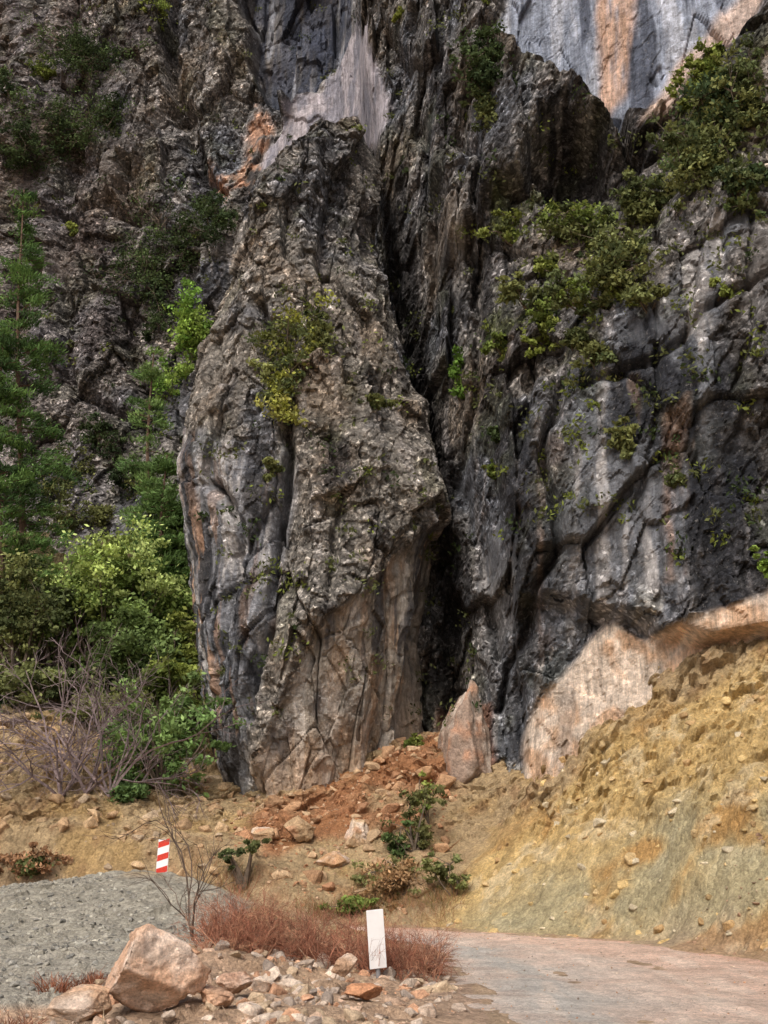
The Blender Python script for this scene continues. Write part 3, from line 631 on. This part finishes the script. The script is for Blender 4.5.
drygrass("dry_grass",[gs(225,950,15,.38,.26),gs(255,950,15.2,.42,.3),gs(290,950,15.2,.4,.26),gs(322,955,15,.36,.26),gs(350,960,14.8,.3,.22),gs(392,962,15,.42,.26),gs(422,965,15.2,.3,.22)],1,RB,n=260)
drygrass("dry_grass",[gs(60,1000,11,.2,.2),gs(90,990,11.3,.15,.15),gs(10,1020,9.5,.15,.2)],2,RB,n=250)
drygrass("dry_grass",[gs(200,860,27,.8,.45),gs(30,890,25.8,.9,.4),gs(60,880,26.2,.7,.4),gs(380,890,26.6,.9,.5),gs(440,880,26.4,.8,.5),gs(320,900,26.2,.6,.4),gs(230,870,26.8,.6,.4)],3,[(185,145,105),(170,125,95),(145,135,85)],n=450)
# ================= SIGNS
def simple(name,c,rough=.5,n=30,amt=.2):
    m=NT(name); f=m.mr(m.noise(n,3),.3,.7,1-amt,1+amt*.3); rgb=m.n('ShaderNodeRGB'); rgb.outputs[0].default_value=(*c,1); return m.finish(m.mulc(rgb.outputs[0],f),rough)
WH=simple("white_paint",(.82,.82,.82),.5,6,.08); RED=simple("red_reflective",(.6,.05,.03)); GM=simple("galvanised_metal",(.25,.25,.26),.4); BLK=simple("dark_plastic",(.03,.03,.035))
def boxm(name,dim,loc,mat,parent,bev=.006,rot=(0,0,0)):
    bm=bmesh.new(); bmesh.ops.create_cube(bm,size=1)
    for v in bm.verts: v.co=Vector((v.co.x*dim[0],v.co.y*dim[1],v.co.z*dim[2]))
    bmesh.ops.bevel(bm,geom=bm.edges[:],offset=bev,segments=2,affect='EDGES')
    me=bpy.data.meshes.new(name); bm.to_mesh(me); bm.free(); me.materials.append(mat); o=bpy.data.objects.new(name,me); bpy.context.scene.collection.objects.link(o); o.location=loc; o.rotation_euler=rot; o.parent=parent; return o
def cyl(name,r_,h,loc,mat,parent):
    bm=bmesh.new(); bmesh.ops.create_cone(bm,cap_ends=True,segments=20,radius1=r_,radius2=r_,depth=h); me=bpy.data.meshes.new(name); bm.to_mesh(me); bm.free(); me.materials.append(mat); o=bpy.data.objects.new(name,me); bpy.context.scene.collection.objects.link(o); o.location=loc; o.parent=parent; return o
x,y,z=W(380,978,14); e=bpy.data.objects.new("delineator_post",None); bpy.context.scene.collection.objects.link(e); e.location=(x,14,gzs(x,14)-.12); e.rotation_euler=(math.radians(4),math.radians(-5),math.radians(12))
cyl("post",.028,.95,(0,.034,.4),GM,e); boxm("panel",(.205,.012,.66),(0,0,.60),WH,e,.004); boxm("bracket",(.08,.02,.05),(0,.016,.36),BLK,e,.003); boxm("bracket_top",(.08,.02,.05),(0,.016,.82),BLK,e,.003)
x,y,z=W(161,877,23.3); e=bpy.data.objects.new("hazard_marker_sign",None); bpy.context.scene.collection.objects.link(e); e.location=(x,23.3,z-.05); e.rotation_euler=(0,math.radians(2),math.radians(-8))
cyl("post",.03,.9,(0,.037,.25),GM,e); boxm("panel",(.24,.012,.75),(0,0,.40),WH,e,.004)
for i in range(3):
    zc=.14+i*.26; bm=bmesh.new(); vs=[bm.verts.new(v) for v in [(-.115,-.0085,zc-.06),(.115,-.0085,zc+.02),(.115,-.0085,zc+.14),(-.115,-.0085,zc+.06)]]; bm.faces.new(vs); me=bpy.data.meshes.new("stripe"); bm.to_mesh(me); bm.free(); me.materials.append(RED); o=bpy.data.objects.new("stripe_%d"%(i+1),me); bpy.context.scene.collection.objects.link(o); o.parent=e
# ================= LIGHT & CAMERA
w=bpy.data.worlds.new("World"); bpy.context.scene.world=w; w.use_nodes=True; nt=w.node_tree; bg=nt.nodes['Background']; sk=nt.nodes.new('ShaderNodeTexSky'); sk.sky_type='NISHITA'; sk.sun_disc=False
el=math.radians(50); az=math.radians(202)
sk.sun_elevation=el; sk.sun_rotation=az; sk.dust_density=6; nt.links.new(sk.outputs[0],bg.inputs[0]); bg.inputs[1].default_value=.15
sd_=bpy.data.lights.new("sun",'SUN'); sd_.energy=2.6; sd_.angle=math.radians(24); sd_.color=(1,.96,.90); so=bpy.data.objects.new("sun",sd_); bpy.context.scene.collection.objects.link(so)
dv=Vector((math.sin(az)*math.cos(el),math.cos(az)*math.cos(el),math.sin(el))); so.rotation_euler=dv.to_track_quat('Z','Y').to_euler()
cd=bpy.data.cameras.new("camera"); cam=bpy.data.objects.new("camera",cd); bpy.context.scene.collection.objects.link(cam); cam.location=(0,0,EH); cam.rotation_euler=(math.radians(90)+TH,0,0)
cd.sensor_fit='VERTICAL'; cd.sensor_height=24; cd.lens=F/1024*24; cd.clip_end=2000; bpy.context.scene.camera=cam
sc=bpy.context.scene; sc.view_settings.view_transform='Standard'; sc.view_settings.look='None'; sc.view_settings.exposure=0
